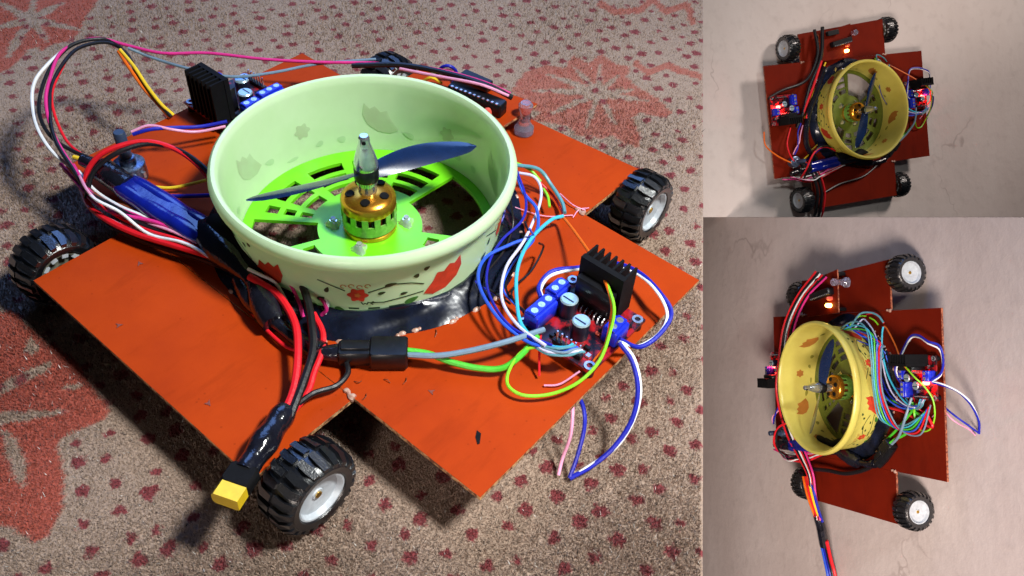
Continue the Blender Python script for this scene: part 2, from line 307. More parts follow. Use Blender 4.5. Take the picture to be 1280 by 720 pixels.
def make_carpet():
    step = .0022; W, Lg = 1.15, 1.75                     # across (into the carpet) and along the edge
    na, nb = int(W / step), int(Lg / step)
    a = np.linspace(0, W, na + 1); bb = np.linspace(-.22, Lg - .22, nb + 1)
    A, B = np.meshgrid(a, bb, indexing='ij')
    xy = e0[None, :] + A.ravel()[:, None] * en[None, :] + B.ravel()[:, None] * ed[None, :]
    z = .0006 * np.sin(xy[:, 0] * 31 + 1) * np.sin(xy[:, 1] * 27) - .0006
    me = bpy.data.meshes.new('carpet'); nv = len(xy)
    I = np.arange(na)[:, None] * (nb + 1) + np.arange(nb)[None, :]
    q = np.stack([I, I + nb + 1, I + nb + 2, I + 1], -1).reshape(-1, 4)
    d1 = xy[q[0, 1]] - xy[q[0, 0]]; d2 = xy[q[0, 3]] - xy[q[0, 0]]
    if d1[0] * d2[1] - d1[1] * d2[0] < 0: q = q[:, ::-1]
    me.vertices.add(nv); me.vertices.foreach_set('co', np.column_stack([xy, z]).ravel().astype(np.float32))
    me.loops.add(q.size); me.loops.foreach_set('vertex_index', q.ravel().astype(np.int32))
    me.polygons.add(len(q)); me.polygons.foreach_set('loop_start', np.arange(0, q.size, 4, dtype=np.int32))
    me.update(calc_edges=True)
    me.attributes.new('flower', 'FLOAT', 'POINT').data.foreach_set('value', flower_mask(xy).astype(np.float32))
    me.materials.append(MATS['carpet_weave'])
    o = bpy.data.objects.new('carpet', me); col.objects.link(o); tag(o, kind='structure')
    # the raised floor under the carpet
    p = [e0 + en * x + ed * y for x, y in ((.0015, -.219), (W, -.219), (W, Lg - .221), (.0015, Lg - .221))]
    if np.cross(p[1] - p[0], p[2] - p[1]) < 0: p = p[::-1]
    s = MB(); s.prism([tuple(x) for x in p], -1.7, -.003)
    tag(s.build('raised_floor', 'platform_side'), kind='structure')
    # short pile
    N = 900000                                             # a little denser towards the viewer, and on past the frame
    u = rng.uniform(-260, 1080, N); v = -90 + 1080 * rng.uniform(0, 1, N) ** .85
    d = (Minv[:3, :3] @ np.stack([(u - 640) / FPX, (v - 360) / FPX, np.ones(N)])).T
    g = CAM[None, :2] + (-CAM[2] / d[:, 2])[:, None] * d[:, :2]
    g = g[((g - e0) @ en) > .001]; N = len(g)
    h = rng.uniform(.0005, .0015, N); an = rng.uniform(0, 6.283, N); wd = rng.uniform(.00016, .00032, N)
    lean = rng.normal(0, .0007, (N, 2)); fleck = rng.choice(3, N, p=[.968, .007, .025]); h[fleck > 0] += .0003; lean[fleck > 0] *= 1.3; c, s_ = np.cos(an) * wd, np.sin(an) * wd
    V = np.zeros((N, 3, 3), np.float32)
    V[:, 0, 0] = g[:, 0] - c; V[:, 0, 1] = g[:, 1] - s_; V[:, 1, 0] = g[:, 0] + c; V[:, 1, 1] = g[:, 1] + s_
    V[:, 2, :2] = g + lean; V[:, 2, 2] = h; V[:, :2, 2] = -.001
    me = bpy.data.meshes.new('carpet_pile'); me.vertices.add(3 * N); me.vertices.foreach_set('co', V.ravel())
    me.loops.add(3 * N); me.loops.foreach_set('vertex_index', np.arange(3 * N, dtype=np.int32))
    me.polygons.add(N); me.polygons.foreach_set('loop_start', np.arange(0, 3 * N, 3, dtype=np.int32)); me.update(calc_edges=True)
    me.attributes.new('flower', 'FLOAT', 'POINT').data.foreach_set('value', np.repeat(flower_mask(g), 3).astype(np.float32))
    for q_ in ('carpet_weave', 'fleck_pale', 'fleck_dark'): me.materials.append(MATS[q_])
    me.polygons.foreach_set('material_index', fleck.astype(np.int32))
    o2 = bpy.data.objects.new('carpet_pile', me); col.objects.link(o2); o2.parent = o; o2['kind'] = 'stuff'
make_carpet()

def wall_mat(name, c, c2, sc_=1.0, seed=0):
    m = bpy.data.materials.new(name); m.use_nodes = True; nt = m.node_tree; n = nt.nodes; L = nt.links; b = n['Principled BSDF']
    b.inputs['Roughness'].default_value = .7; b.inputs['Specular IOR Level'].default_value = .25
    tc = n.new('ShaderNodeTexCoord'); mp = n.new('ShaderNodeMapping'); mp.inputs['Location'].default_value = (seed, seed * .7, 0); L.new(tc.outputs['Object'], mp.inputs['Vector'])
    def noise(s, d, r=.6, src=None):
        x = n.new('ShaderNodeTexNoise'); x.inputs['Scale'].default_value = s; x.inputs['Detail'].default_value = d; x.inputs['Roughness'].default_value = r; L.new(src or mp.outputs[0], x.inputs['Vector']); return x
    st = n.new('ShaderNodeMapping'); st.inputs['Scale'].default_value = (1, .35, 1); L.new(mp.outputs[0], st.inputs['Vector'])
    big = noise(5, 5, src=st.outputs[0]); fine = noise(60, 6)
    def mix(f, a, bb):
        x = n.new('ShaderNodeMix'); x.data_type = 'RGBA'; L.new(f, x.inputs[0])
        for k, v in ((6, a), (7, bb)):
            if isinstance(v, tuple): x.inputs[k].default_value = (*v, 1)
            else: L.new(v, x.inputs[k])
        return x.outputs[2]
    r1 = n.new('ShaderNodeMapRange'); r1.inputs[1].default_value = .35; r1.inputs[2].default_value = .68; L.new(big.outputs['Fac'], r1.inputs[0])
    cc = mix(r1.outputs[0], c, c2)
    r2 = n.new('ShaderNodeMapRange'); r2.inputs[1].default_value = .52; r2.inputs[2].default_value = .8; r2.inputs[4].default_value = .45; L.new(fine.outputs['Fac'], r2.inputs[0])
    cc = mix(r2.outputs[0], cc, tuple(x * .78 for x in c2))
    # hair cracks and scuffs
    wn = noise(7, 4, .7); wv = n.new('ShaderNodeVectorMath'); wv.operation = 'MULTIPLY_ADD'; wv.inputs[1].default_value = (.16, .16, 0); L.new(wn.outputs['Color'], wv.inputs[0]); L.new(mp.outputs[0], wv.inputs[2])
    cs = n.new('ShaderNodeMapping'); cs.inputs['Scale'].default_value = (1.5, .55, 0); L.new(wv.outputs[0], cs.inputs['Vector'])
    vo = n.new('ShaderNodeTexVoronoi'); vo.voronoi_dimensions = '2D'; vo.feature = 'DISTANCE_TO_EDGE'; vo.inputs['Scale'].default_value = 4.2; L.new(cs.outputs[0], vo.inputs['Vector'])
    ck = n.new('ShaderNodeMapRange'); ck.inputs[1].default_value = .0; ck.inputs[2].default_value = .011; ck.inputs[3].default_value = 1; ck.inputs[4].default_value = 0; L.new(vo.outputs['Distance'], ck.inputs[0])
    mk = noise(6, 3); r3 = n.new('ShaderNodeMapRange'); r3.inputs[1].default_value = .5; r3.inputs[2].default_value = .64; r3.inputs[4].default_value = .42; L.new(mk.outputs['Fac'], r3.inputs[0])
    mm = n.new('ShaderNodeMath'); mm.operation = 'MULTIPLY'; L.new(ck.outputs[0], mm.inputs[0]); L.new(r3.outputs[0], mm.inputs[1])
    cc = mix(mm.outputs[0], cc, (.17, .12, .11)); L.new(cc, b.inputs['Base Color'])
    bp = n.new('ShaderNodeBump'); bp.inputs['Strength'].default_value = .22; bp.inputs['Distance'].default_value = .004; L.new(fine.outputs['Fac'], bp.inputs['Height']); L.new(bp.outputs[0], b.inputs['Normal'])
    MATS[name] = m
wall_mat('plaster_cream', (.66, .60, .57), (.56, .49, .46), seed=1.7)
wall_mat('plaster_grey', (.60, .53, .51), (.50, .43, .41), seed=5.1)
def wall_panel(name, k, px, matname):
    Wm = world_of(k); Wi = np.linalg.inv(Wm); C = Wi[:3, :3] @ CAM + Wi[:3, 3]; poly = []
    for u, v in px:
        d = Wi[:3, :3] @ ray(u, v); s = -C[2] / d[2]; q = C + s * d; poly.append((q[0], q[1]))
    a = sum(poly[i][0] * poly[(i + 1) % 4][1] - poly[(i + 1) % 4][0] * poly[i][1] for i in range(4))
    if a < 0: poly = poly[::-1]
    s = MB(); s.prism(poly, -.03, 0); o = s.build(name, matname); o.matrix_world = Matrix(Wm.tolist()); tag(o, kind='structure'); return o
wall_panel('upper_wall', 't', [(760, -420), (1560, -420), (1560, 271.4), (760, 271.4)], 'plaster_cream')
wall_panel('side_wall', 'b', [(720, 271.6), (1620, 271.6), (1620, 1150), (720, 1150)], 'plaster_grey')

# ------------------------------------------------------------------ the robot
c_, L_, h_, W_ = .0789, .1347, .0818, .150
CX = .003                                                    # fan axis
def bowl_r(z): return .066 + (z / .036) * .003
def bowl_pt(a, z, off): r = bowl_r(z) + off; return Vector((CX + r * math.cos(a), r * math.sin(a), z))

def wheel(robot, x, y, out):
    """wheel with its axle along x; out = +1 or -1 is the side the rim faces"""
    M = Matrix.Translation((x, y, -.009)) @ Matrix.Rotation(out * math.pi / 2, 4, 'Y') @ Matrix.Rotation(random.random(), 4, 'Z')
    r, hw = .0180, .0095
    t = MB(); t.lathe([(.0112, hw - .0015), (.0122, hw), (.0150, hw + .0004), (.0168, hw - .0012), (.0176, hw - .004), (r, 0), (.0176, -hw + .004), (.0168, -hw + .0012), (.0150, -hw - .0004), (.0122, -hw), (.0112, -hw + .0015)], 40, M)
    for side in (-1, 1):
        for i in range(21):
            a = 2 * math.pi * (i + (.5 if side > 0 else 0)) / 21
            vs = []
            for (da, z, rr) in ((-.075, .0006, .0196), (.075, .0006, .0196), (.10, .0062, .0194), (.055, .0096, .0172), (-.10, .0096, .0172), (-.085, .0062, .0194)):
                vs.append((a + da + .05 * side, z * side, rr))
            top = [M @ Vector((q[2] * math.cos(q[0]), q[2] * math.sin(q[0]), q[1])) for q in vs]
            bot = [M @ Vector(((q[2] - .003) * math.cos(q[0]), (q[2] - .003) * math.sin(q[0]), q[1])) for q in vs]
            k = len(vs); f = [tuple(range(k)), ] + [(j, j + k, (j + 1) % k + k, (j + 1) % k) for j in range(k)]
            if side < 0: f = [tuple(reversed(x)) for x in f]
            t.add(top + bot, f)
    wh = MB(); wh.lathe([(0.0, hw - .003), (.0025, hw - .003), (.0027, hw - .0036), (.0098, hw - .0030), (.0108, hw - .0006), (.0116, hw - .0006), (.0116, hw - .006)], 36, M)
    wh.lathe([(.0114, -hw + .001), (.0100, -hw + .0012), (.0085, -hw + .004), (.003, -hw + .004)], 30, M, mi=1)
    o = wh.build('wheel', ['rim_white', 'rim_grey', 'brass'], robot)
    t.build('tyre', 'rubber', o)
    hb = MB()
    for i in range(11):
        a = 2 * math.pi * i / 11; cc = M @ Vector((.0096 * math.cos(a), .0096 * math.sin(a), -hw + .0016))
        hb.box(cc, (.0020, .0030, .0014), rot=M.to_3x3() @ Matrix.Rotation(a, 3, 'Z'))
    hb.build('rim_web', 'rim_white', o)
    h = MB(); h.cyl(M @ Vector((0, 0, -hw - .012)), M @ Vector((0, 0, hw - .0025)), .0016, n=10); h.build('axle', 'brass', o)
    return o

def plate_with_hole(mb, x0, x1, y0, y1, r, z0, z1):
    ang = sorted(set([2 * math.pi * i / 72 for i in range(72)] + [math.atan2(y, x - CX) % (2 * math.pi) for x in (x0, x1) for y in (y0, y1)]))
    out = []; inn = []
    for a in ang:
        dx, dy = math.cos(a), math.sin(a); t = []
        if dx > 1e-9: t.append((x1 - CX) / dx)
        if dx < -1e-9: t.append((x0 - CX) / dx)
        if dy > 1e-9: t.append(y1 / dy)
        if dy < -1e-9: t.append(y0 / dy)
        t = min(t); out.append((CX + dx * t, dy * t)); inn.append((CX + dx * r, dy * r))
    n = len(ang)
    vs = [(x, y, z1) for x, y in out] + [(x, y, z1) for x, y in inn] + [(x, y, z0) for x, y in out] + [(x, y, z0) for x, y in inn]
    top = []; side = []
    for i in range(n):
        j = (i + 1) % n
        top += [(i, j, n + j, n + i), (2 * n + j, 2 * n + i, 3 * n + i, 3 * n + j)]
        side += [(i, 2 * n + i, 2 * n + j, j), (n + j, 3 * n + j, 3 * n + i, n + i)]
    mb.add(vs, top, mi=0); mb.add(vs, side, mi=1)

def driver_board(robot, M, lit):
    """43 mm dual motor driver; local x from outer power terminal side, heat sink at +y"""
    def X(p): return M @ Vector(p)
    R3 = M.to_3x3()
    b = MB(); b.prism([(-.0215, -.0215), (.0215, -.0215), (.0215, .0215), (-.0215, .0215)], .004, .0056, M=M)
    o = b.build('motor_driver_board', 'pcb_red', robot)
    s = MB()
    for x in (-.0187, .0187):
        for y in (-.0187, .0187): s = MB(); s.cyl(X((x, y, .0002)), X((x, y, .0039)), .0026, n=12); s.build('standoff', 'black_plastic', o)
    for x in (-.0187, .0187):
        for y in (-.0187, .0187):
            s = MB(); s.lathe([(.0014, .0057), (.0014, .0062), (.0026, .0062), (.0026, .0057)], 16, M @ Matrix.Translation((x, y, 0))); s.build('mounting_ring', 'solder', o)
    s = MB(); s.box(X((0, .0125, .0185)), (.0235, .0030, .0255), rot=R3)
    for i in range(7): s.box(X((-.0108 + i * .0036, .0182, .0185)), (.0011, .0086, .0255), rot=R3)
    s.build('heat_sink', 'black_matte', o)
    s = MB(); s.box(X((0, .0088, .0155)), (.0200, .0044, .0150), rot=R3, bev=.0005); s.build('driver_chip', 'black_plastic', o)
    s = MB()
    for i in range(8): s.tube([X((-.0085 + i * .00243, .0075, .0085)), X((-.0085 + i * .00243, .0050, .0082)), X((-.0085 + i * .00243, .0042, .0056))], .00045, 6, 3)
    s.build('chip_pins', 'solder', o)
    for x, y in ((-.0075, -.0005), (.0045, -.0075)):
        s = MB(); s.cyl(X((x, y, .0056)), X((x, y, .0150)), .0042, n=22); k = s.build('capacitor', 'cap_body', o)
        s = MB(); s.lathe([(0, .0158), (.0036, .0158), (.0042, .0152), (.0042, .0148)], 22, M @ Matrix.Translation((x, y, 0)))
        s.add([X((x - .0030, y - .0012, .0159)), X((x + .0030, y - .0012, .0159)), X((x + .0030, y - .0004, .0159)), X((x - .0030, y - .0004, .0159))], [(0, 1, 2, 3)], mi=1)
        s.build('capacitor_top', ['cap_top', 'cap_body'], o)
    for (x, y, lx, ly, pins, ax) in ((-.0165, .0030, .0080, .0104, 2, 1), (-.0145, -.0120, .0080, .0152, 3, 1), (.0170, .0020, .0080, .0104, 2, 1)):
        s = MB(); s.box(X((x, y, .0100)), (lx, ly, .0088), rot=R3, bev=.0006)
        s.box(X((x, y, .0149)), (lx * .62, ly * .98, .0012), rot=R3, bev=.0003)
        for i in range(pins):
            s.cyl(X((x, y + (i - (pins - 1) / 2) * .0050, .0148)), X((x, y + (i - (pins - 1) / 2) * .0050, .01562)), .0017, n=12, mi=1)
        s.build('screw_terminal', ['terminal_blue', 'solder'], o)
    s = MB(); s.box(X((.0060, -.0180, .0068)), (.0155, .0025, .0024), rot=R3)
    for i in range(6): s.box(X((-.0003 + i * .0025, -.0180, .0105)), (.0007, .0007, .0060), rot=R3, mi=1)
    s.build('pin_header', ['black_plastic', 'solder'], o)
    s = MB()
    for x, y, a, c in ((-.002, -.0135, .004, .0030), (.012, -.0115, .0026, .0016), (.0125, .0105, .0018, .0036), (-.0125, .0125, .003, .003), (.0152, -.0150, .002, .002), (-.004, -.0165, .002, .0014), (.0165, .0115, .0014, .0026), (.0188, .0118, .0012, .0026)):
        s.box(X((x, y, .0064)), (a, c, .0016), rot=R3, mi=random.choice((0, 0, 1)))
    s.build('surface_parts', ['black_plastic', 'solder'], o)
    s = MB(); s.box(X((.0105, -.0015, .0064)), (.0022, .0014, .0014), rot=R3, bev=.0003); s.build('indicator_light', 'led_red' if lit else 'led_off', o)
    if lit:
        s = MB(); s.lathe([(0, .0115), (.0018, .0108), (.0025, .0090), (.0025, .0056)], 12, M @ Matrix.Translation((.0105, -.0045, 0))); s.build('indicator_light', 'led_red', o)
        l = bpy.data.lights.new('indicator_glow', 'POINT'); l.energy = .03; l.color = (1, .03, .02); l.shadow_soft_size = .002
        lo = bpy.data.objects.new('indicator_glow', l); col.objects.link(lo); lo.parent = o; lo.location = X((.0105, -.0045, .0135))
    return o

def build_robot(key, label, lit=False):
    robot = bpy.data.objects.new('climbing_robot', None); col.objects.link(robot); robot.empty_display_size = .05
    tag(robot, label, 'robot', 'wall climbing robots')
    floor = key == 'm'
    BD, ED = ('orange_board', 'raw_edge') if floor else ('orange_board_dim', 'raw_edge_dim')
    # plates
    W4 = .144
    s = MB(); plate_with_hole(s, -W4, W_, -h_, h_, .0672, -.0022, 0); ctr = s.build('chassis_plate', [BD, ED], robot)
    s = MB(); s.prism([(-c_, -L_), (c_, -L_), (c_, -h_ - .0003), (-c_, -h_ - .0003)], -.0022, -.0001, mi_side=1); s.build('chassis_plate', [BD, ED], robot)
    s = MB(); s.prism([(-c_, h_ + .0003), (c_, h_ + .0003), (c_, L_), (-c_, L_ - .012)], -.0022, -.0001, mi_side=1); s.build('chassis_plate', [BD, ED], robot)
    for x, y in ((c_, -h_), (c_, h_), (-c_, -h_), (-c_, h_)):
        sg = 1 if x > 0 else -1; s = MB()
        s.tube([(x - sg * .006, y, .0002), (x - sg * .004, y + .0006, .0004), (x - sg * .002, y - .0004, .0003), (x + sg * .0004, y, .0)], lambda t: .0007 + .0009 * t + .0004 * math.sin(9 * t), 7, 4)
        s.build('glue_bead', 'glue_pale', ctr)
    # wheels and the gear motors under the plates
    for sx in (-1, 1):
        for sy in (-1, 1):
            wy = sy * .1194 if (sx, sy) != (-1, 1) else .1050
            wheel(robot, sx * .0915, wy, sx)
            s = MB(); s.box((sx * .060, wy, -.0098), (.030, .0120, .0145), bev=.001); s.box((sx * .038, wy, -.0098), (.016, .0100, .0120), bev=.002)
            s.build('gear_motor', 'motor_case', robot)
    # bowl
    prof = [(bowl_r(-.004) - .0014, -.004), (bowl_r(-.004), -.004)] + [(bowl_r(z), z) for z in (0, .012, .024, .0325)] + [(.0696, .0338), (.0712, .0342), (.0725, .0358), (.0730, .0385), (.0724, .0410), (.0709, .0424), (.0692, .0420), (.0682, .0405), (.0678, .038)] + [(bowl_r(z) - .0014, z) for z in (.034, .024, .012, 0, -.004)]
    s = MB(); s.lathe(prof, 96, Matrix.Translation((CX, 0, 0)))
    bowl = s.build('duct_bowl', 'bowl_green' if floor else 'bowl_warm_tint', robot)
    def decal(name, shapes, matn, off=.00025):
        s = MB()
        for poly in shapes:                          # polygons in (angle deg, z mm)
            n = len(poly); ca = sum(p[0] for p in poly) / n; cz = sum(p[1] for p in poly) / n
            vs = [bowl_pt(R(ca), cz / 1000, off)] + [bowl_pt(R(a), z / 1000, off) for a, z in poly]
            s.add(vs, [(0, i + 1, (i + 1) % n + 1) for i in range(n)])
        o = s.build(name, matn, bowl)
        if name in ('printed_flower', 'printed_tulip', 'printed_leaves') and off < .0003:     # the print shows through the thin wall
            g = MB()
            for poly in shapes:
                n = len(poly); ca = sum(p[0] for p in poly) / n; cz = sum(p[1] for p in poly) / n
                g.add([bowl_pt(R(ca), cz / 1000, -.0016)] + [bowl_pt(R(a), z / 1000, -.0016) for a, z in poly], [(0, (i + 1) % n + 1, i + 1) for i in range(n)])
            g.build('print_showing_through', ('print_ghost' if name == 'printed_leaves' else 'print_ghost_red') if floor else ('print_ghost_olive' if name == 'printed_leaves' else 'print_ghost_rust'), bowl)
        return o
    D = 1000 / .0675 * math.pi / 180 / 1000          # mm per degree ~1.178
    mmdeg = .0675 * 1000 * math.pi / 180
    def blob(a, z, r, lobes=5, amp=.22, ph=0, sx=1.0, n=40):
        return [(a + sx * r * (1 + amp * math.cos(lobes * t + ph)) * math.cos(t) / mmdeg, z + r * (1 + amp * math.cos(lobes * t + ph)) * math.sin(t)) for t in [2 * math.pi * i / n for i in range(n)]]
    def stroke(pts, wd):
        out = []; pts = [np.array((a * mmdeg, z)) for a, z in pts]
        for i in range(len(pts) - 1):
            d = pts[i + 1] - pts[i]; d /= np.linalg.norm(d); nn = np.array((-d[1], d[0])) * wd / 2
            out.append([((q[0]) / mmdeg, q[1]) for q in (pts[i] - nn, pts[i + 1] - nn, pts[i + 1] + nn, pts[i] + nn)])
        return out
    def leaf(a, z, ln, wd, ang):
        q = []
        for i in range(14):
            t = 2 * math.pi * i / 14; x, y = ln / 2 * math.cos(t), wd / 2 * math.sin(t) * (1 - .4 * math.cos(t))
            q.append((a + (x * math.cos(ang) - y * math.sin(ang)) / mmdeg, z + x * math.sin(ang) + y * math.cos(ang)))
        return q
    for rep, base in enumerate((0, 72, 144, 216, 288)):      # the print repeats round the bowl
        o = base
        decal('printed_flower', [blob(-47.5 + o, 16.8, 4.2, 6, .16, .3)], 'print_red')
        decal('printed_flower_heart', [blob(-47.5 + o, 16.8, 1.3, 5, .2)], 'print_orange', .0004)
        decal('printed_tulip', [[(-22 + o, 11), (-18 + o, 18), (-16.5 + o, 22.5), (-13.5 + o, 21.5), (-11 + o, 25), (-8.5 + o, 23.5), (-6 + o, 27), (-5 + o, 20), (-7 + o, 14), (-12 + o, 9.5), (-18 + o, 8.5)]], 'print_red')
        decal('printed_vine', stroke([(-62 + o, 25), (-57 + o, 22.5), (-52 + o, 19.5)], .7) + stroke([(-43.5 + o, 18.5), (-38 + o, 21), (-33 + o, 22.5), (-27 + o, 21), (-22 + o, 18)], .7) + stroke([(-44 + o, 11.5), (-38 + o, 11), (-30 + o, 12.5), (-22 + o, 13)], .7) + [leaf(-35 + o, 22.5, 5.5, 2.2, .2), leaf(-38.5 + o, 17.5, 3.6, 1.8, .3), leaf(-30 + o, 15, 3.5, 1.8, .1), leaf(-25 + o, 25, 2.6, 2.6, .9), leaf(-21 + o, 28, 3, 2.2, .4), leaf(-59 + o, 19, 4, 2, 1.2), leaf(-62 + o, 12, 4.4, 2.6, .6)], 'print_dark')
        decal('printed_dashes', [[(x0 + o, 6.8), (x1 + o, 6.8), (x1 + o, 7.9), (x0 + o, 7.9)] for x0, x1 in ((-51.5, -47.5), (-44, -39.5), (-36, -30))] + stroke([(-46.5 + o, 12), (-45.8 + o, 10.2), (-45 + o, 11.2), (-44.3 + o, 10.2), (-43.8 + o, 12)], .6) + stroke([(-42.8 + o, 11), (-41.4 + o, 11.2), (-42 + o, 12.2), (-43 + o, 11), (-42 + o, 10)], .55), 'print_dark')
        decal('printed_curls', [x for k in range(4) for x in stroke([(-52.5 + o + k * 3 + 1.1 * math.cos(t), 22.4 + 1.2 * math.sin(t) + .5 * (k % 2)) for t in (0, 1, 2, 3, 4, 4.8)], .45)], 'print_orange')
        decal('printed_leaves', [leaf(-27 + o, 9, 7, 3.4, .35), leaf(-55 + o, 6, 5, 3, -.4), leaf(-40 + o, 2.6, 8, 2.0, 0), leaf(-66 + o, 6, 5, 4, .3)], 'print_leaf')
    # black seal round the bowl
    s = MB(); jt = lambda r, z, a, q: (r + (.0012 * math.sin(5 * a + 1) + .0005 * math.sin(13 * a)) * (q > 1), max(z + .0008 * math.sin(9 * a + q) + .0007 * math.sin(41 * a + 2.1 * q) * (.5 + .5 * math.sin(3 * a)), .0003) if q < 5 else .0002)
    s.lathe([(.0664, .0062), (.0680, .0066), (.0700, .0052), (.0730, .0030), (.0765, .0014), (.0800, .0002)], 240, Matrix.Translation((CX, 0, 0)), jit=jt)
    sk = s.build('seal_skirt', 'skirt_black', robot)
    for i in range(26):
        a = random.uniform(-1.9, 1.2); r = .0795 + .0016 * math.sin(5 * a + 1) + random.uniform(-.001, .001); s = MB()
        s.lathe([(0, .0010), (.0009, .0007), (.0014, 0)], 8, Matrix.Translation((CX + r * math.cos(a), r * math.sin(a), 0)) @ Matrix.Scale(random.uniform(.6, 2), 4, (-math.sin(a), math.cos(a), 0)))
        s.build('glue_bead', 'glue_pale', sk)
    # green grille in the bowl's floor
    s = MB(); zt, zb = -.0022, -.0042; step = 3; rings = (0, .0265, .0305, .0368, .0395, .0455, .0485, .0550, .0590, .0642)
    def solid(ri, a):
        if ri in (0, 8): return True
        a %= 360
        if 33 <= a < 87 or 219 <= a < 246: return False
        if any(abs((a - q + 180) % 360 - 180) < 4.5 for q in (30, 90, 120, 150, 178, 204, 216, 249, 275, 300, 325, 350, 10)): return True
        return ri not in (2, 4, 6)
    N = 360 // step
    cell = {(ri, i): solid(ri, i * step + step / 2) for ri in range(len(rings) - 1) for i in range(N)}
    pt = lambda ri, i, z: (CX + max(rings[ri], 1e-4) * math.cos(R(i * step)), max(rings[ri], 1e-4) * math.sin(R(i * step)), z)
    for (ri, i), on in cell.items():
        if not on: continue
        s.add([pt(ri, i, zt), pt(ri + 1, i, zt), pt(ri + 1, i + 1, zt), pt(ri, i + 1, zt)], [(0, 1, 2, 3)])
        s.add([pt(ri, i, zb), pt(ri + 1, i, zb), pt(ri + 1, i + 1, zb), pt(ri, i + 1, zb)], [(3, 2, 1, 0)])
        for (nr, ni, e0_, e1_) in ((ri - 1, i, (ri, i), (ri, i + 1)), (ri + 1, i, (ri + 1, i + 1), (ri + 1, i)), (ri, (i - 1) % N, (ri + 1, i), (ri, i)), (ri, (i + 1) % N, (ri, i + 1), (ri + 1, i + 1))):
            if cell.get((nr, ni), False): continue
            s.add([pt(*e0_, zt), pt(*e1_, zt), pt(*e1_, zb), pt(*e0_, zb)], [(0, 1, 2, 3)])
    gr = s.build('intake_grille', 'grille_green' if floor else 'grille_green_dim', robot)
    for a in (-139, 50, -60, 140):
        s = MB(); q = Vector((CX + .0185 * math.cos(R(a)), .0185 * math.sin(R(a)), zt))
        s.lathe([(0, .0036), (.0018, .0034), (.0030, .0016), (.0040, 0)], 12, Matrix.Translation(q), jit=lambda r, z, a_, q_: (r * (1 + .25 * math.sin(3 * a_ + q_)), z))
        s.cyl(q + Vector((0, 0, .001)), q + Vector((0, 0, .0045)), .0014, n=6)
        s.build('glued_screw', 'glue' if floor else 'steel', gr)
    # brushless motor
    T = Matrix.Translation((CX, 0, 0))
    s = MB(); s.lathe([(.0120, -.0021), (.0136, -.0018), (.0136, .0004), (.0125, .0010), (0, .0010)], 36, T); mt = s.build('fan_motor', 'gold', robot)
    s = MB(); s.lathe([(.0129, .0014), (.0138, .0016), (.0138, .0078), (.0132, .0080)], 36, T); s.build('motor_ring', 'magnet_green', mt)
    s = MB(); s.lathe([(.0118, .0010), (.0118, .0150)], 24, T)
    for i in range(12): s.box((CX + .0118 * math.cos(i * .5236), .0118 * math.sin(i * .5236), .0085), (.003, .0034, .012), rz=i * .5236, mi=1)
    s.build('stator', ['copper', 'black_matte'], mt)
    s = MB()
    for i in range(14): a = i * 2 * math.pi / 14; s.box((CX + .01335 * math.cos(a), .01335 * math.sin(a), .0100), (.0012, .0030, .0056), rz=a)
    s.build('bell_posts', 'magnet_green', mt)
    s = MB(); s.lathe([(.0130, .0122), (.0138, .0124), (.0138, .0172), (.0128, .0186), (.0105, .0200), (.0060, .0208), (.0046, .0212), (.0, .0212)], 40, T); bell = s.build('motor_bell', 'gold', mt)
    s = MB()
    for i in range(5):
        a = i * 2 * math.pi / 5 - .9; s.lathe([(0, .0002), (.0022, .0002), (.0024, -.0002)], 14, T @ Matrix.Rotation(a, 4, 'Z') @ Matrix.Translation((.0090, 0, .0208)) @ Matrix.Rotation(.16, 4, 'Y'))
    s.build('bell_holes', 'black_matte', mt)
    s = MB(); s.lathe([(.0046, .0212), (.0046, .0262), (.0052, .0264), (.0052, .0290), (0, .0290)], 24, T); s.build('prop_adapter', 'steel', mt)
    # propeller
    s = MB(); s.lathe([(0, .0288), (.0058, .0288), (.0061, .0296), (.0061, .0352), (.0056, .0360), (0, .0360)], 28, T); pr = s.build('propeller', 'black_plastic', robot)
    for sgn in (0, 1):
        az = R(65.5) + sgn * math.pi; s = MB(); ns = 16; vs = []
        for i in range(ns + 1):
            t = i / ns; r = .0045 + t * .0535; ch = .0040 + .0085 * math.sin(math.pi * min(1, .16 + t * .80)) ** .9
            if t > .86: ch *= math.sqrt(max(0.02, 1 - ((t - .86) / .145) ** 2))
            tw = R(30 - 16 * t); lead = .0022 * math.sin(math.pi * t)
            for (u, th) in ((-.5, 0), (-.2, .0009), (.15, .0009), (.5, 0), (.15, -.0004), (-.2, -.0005)):
                x = u * ch + lead; zz = math.sin(tw) * x + th * (1 - .6 * t); yy = math.cos(tw) * x
                vs.append(Matrix.Translation((CX, 0, .0325)) @ Matrix.Rotation(az, 4, 'Z') @ Vector((r, yy, zz)))
        fs = [(i * 6 + k, i * 6 + (k + 1) % 6, i * 6 + 6 + (k + 1) % 6, i * 6 + 6 + k) for i in range(ns) for k in range(6)] + [tuple(range(ns * 6, ns * 6 + 6)), (5, 4, 3, 2, 1, 0)]
        s.add(vs, fs, True); s.build('blade', 'prop_blue', pr)
    s = MB(); s.lathe([(.0058, .0360), (.0060, .0376), (.0056, .0400), (.0046, .0440), (.0032, .0482), (.0027, .0500), (.0027, .0530), (.0019, .0540), (0, .0541)], 28, T)
    s.cyl((CX + .0020, -.0021, .0515), (CX + .0021, -.0022, .0515), .0010, n=10, mi=1); s.build('spinner_nut', ['steel', 'black_matte'], pr)
    # driver boards on the side arms
    driver_board(robot, Matrix.Translation((.1258, .0150, 0)), lit)
    driver_board(robot, Matrix.Translation((-.1215, .0160, 0)) @ Matrix.Rotation(math.pi * (1.0 if not floor else 1.0), 4, 'Z'), lit)
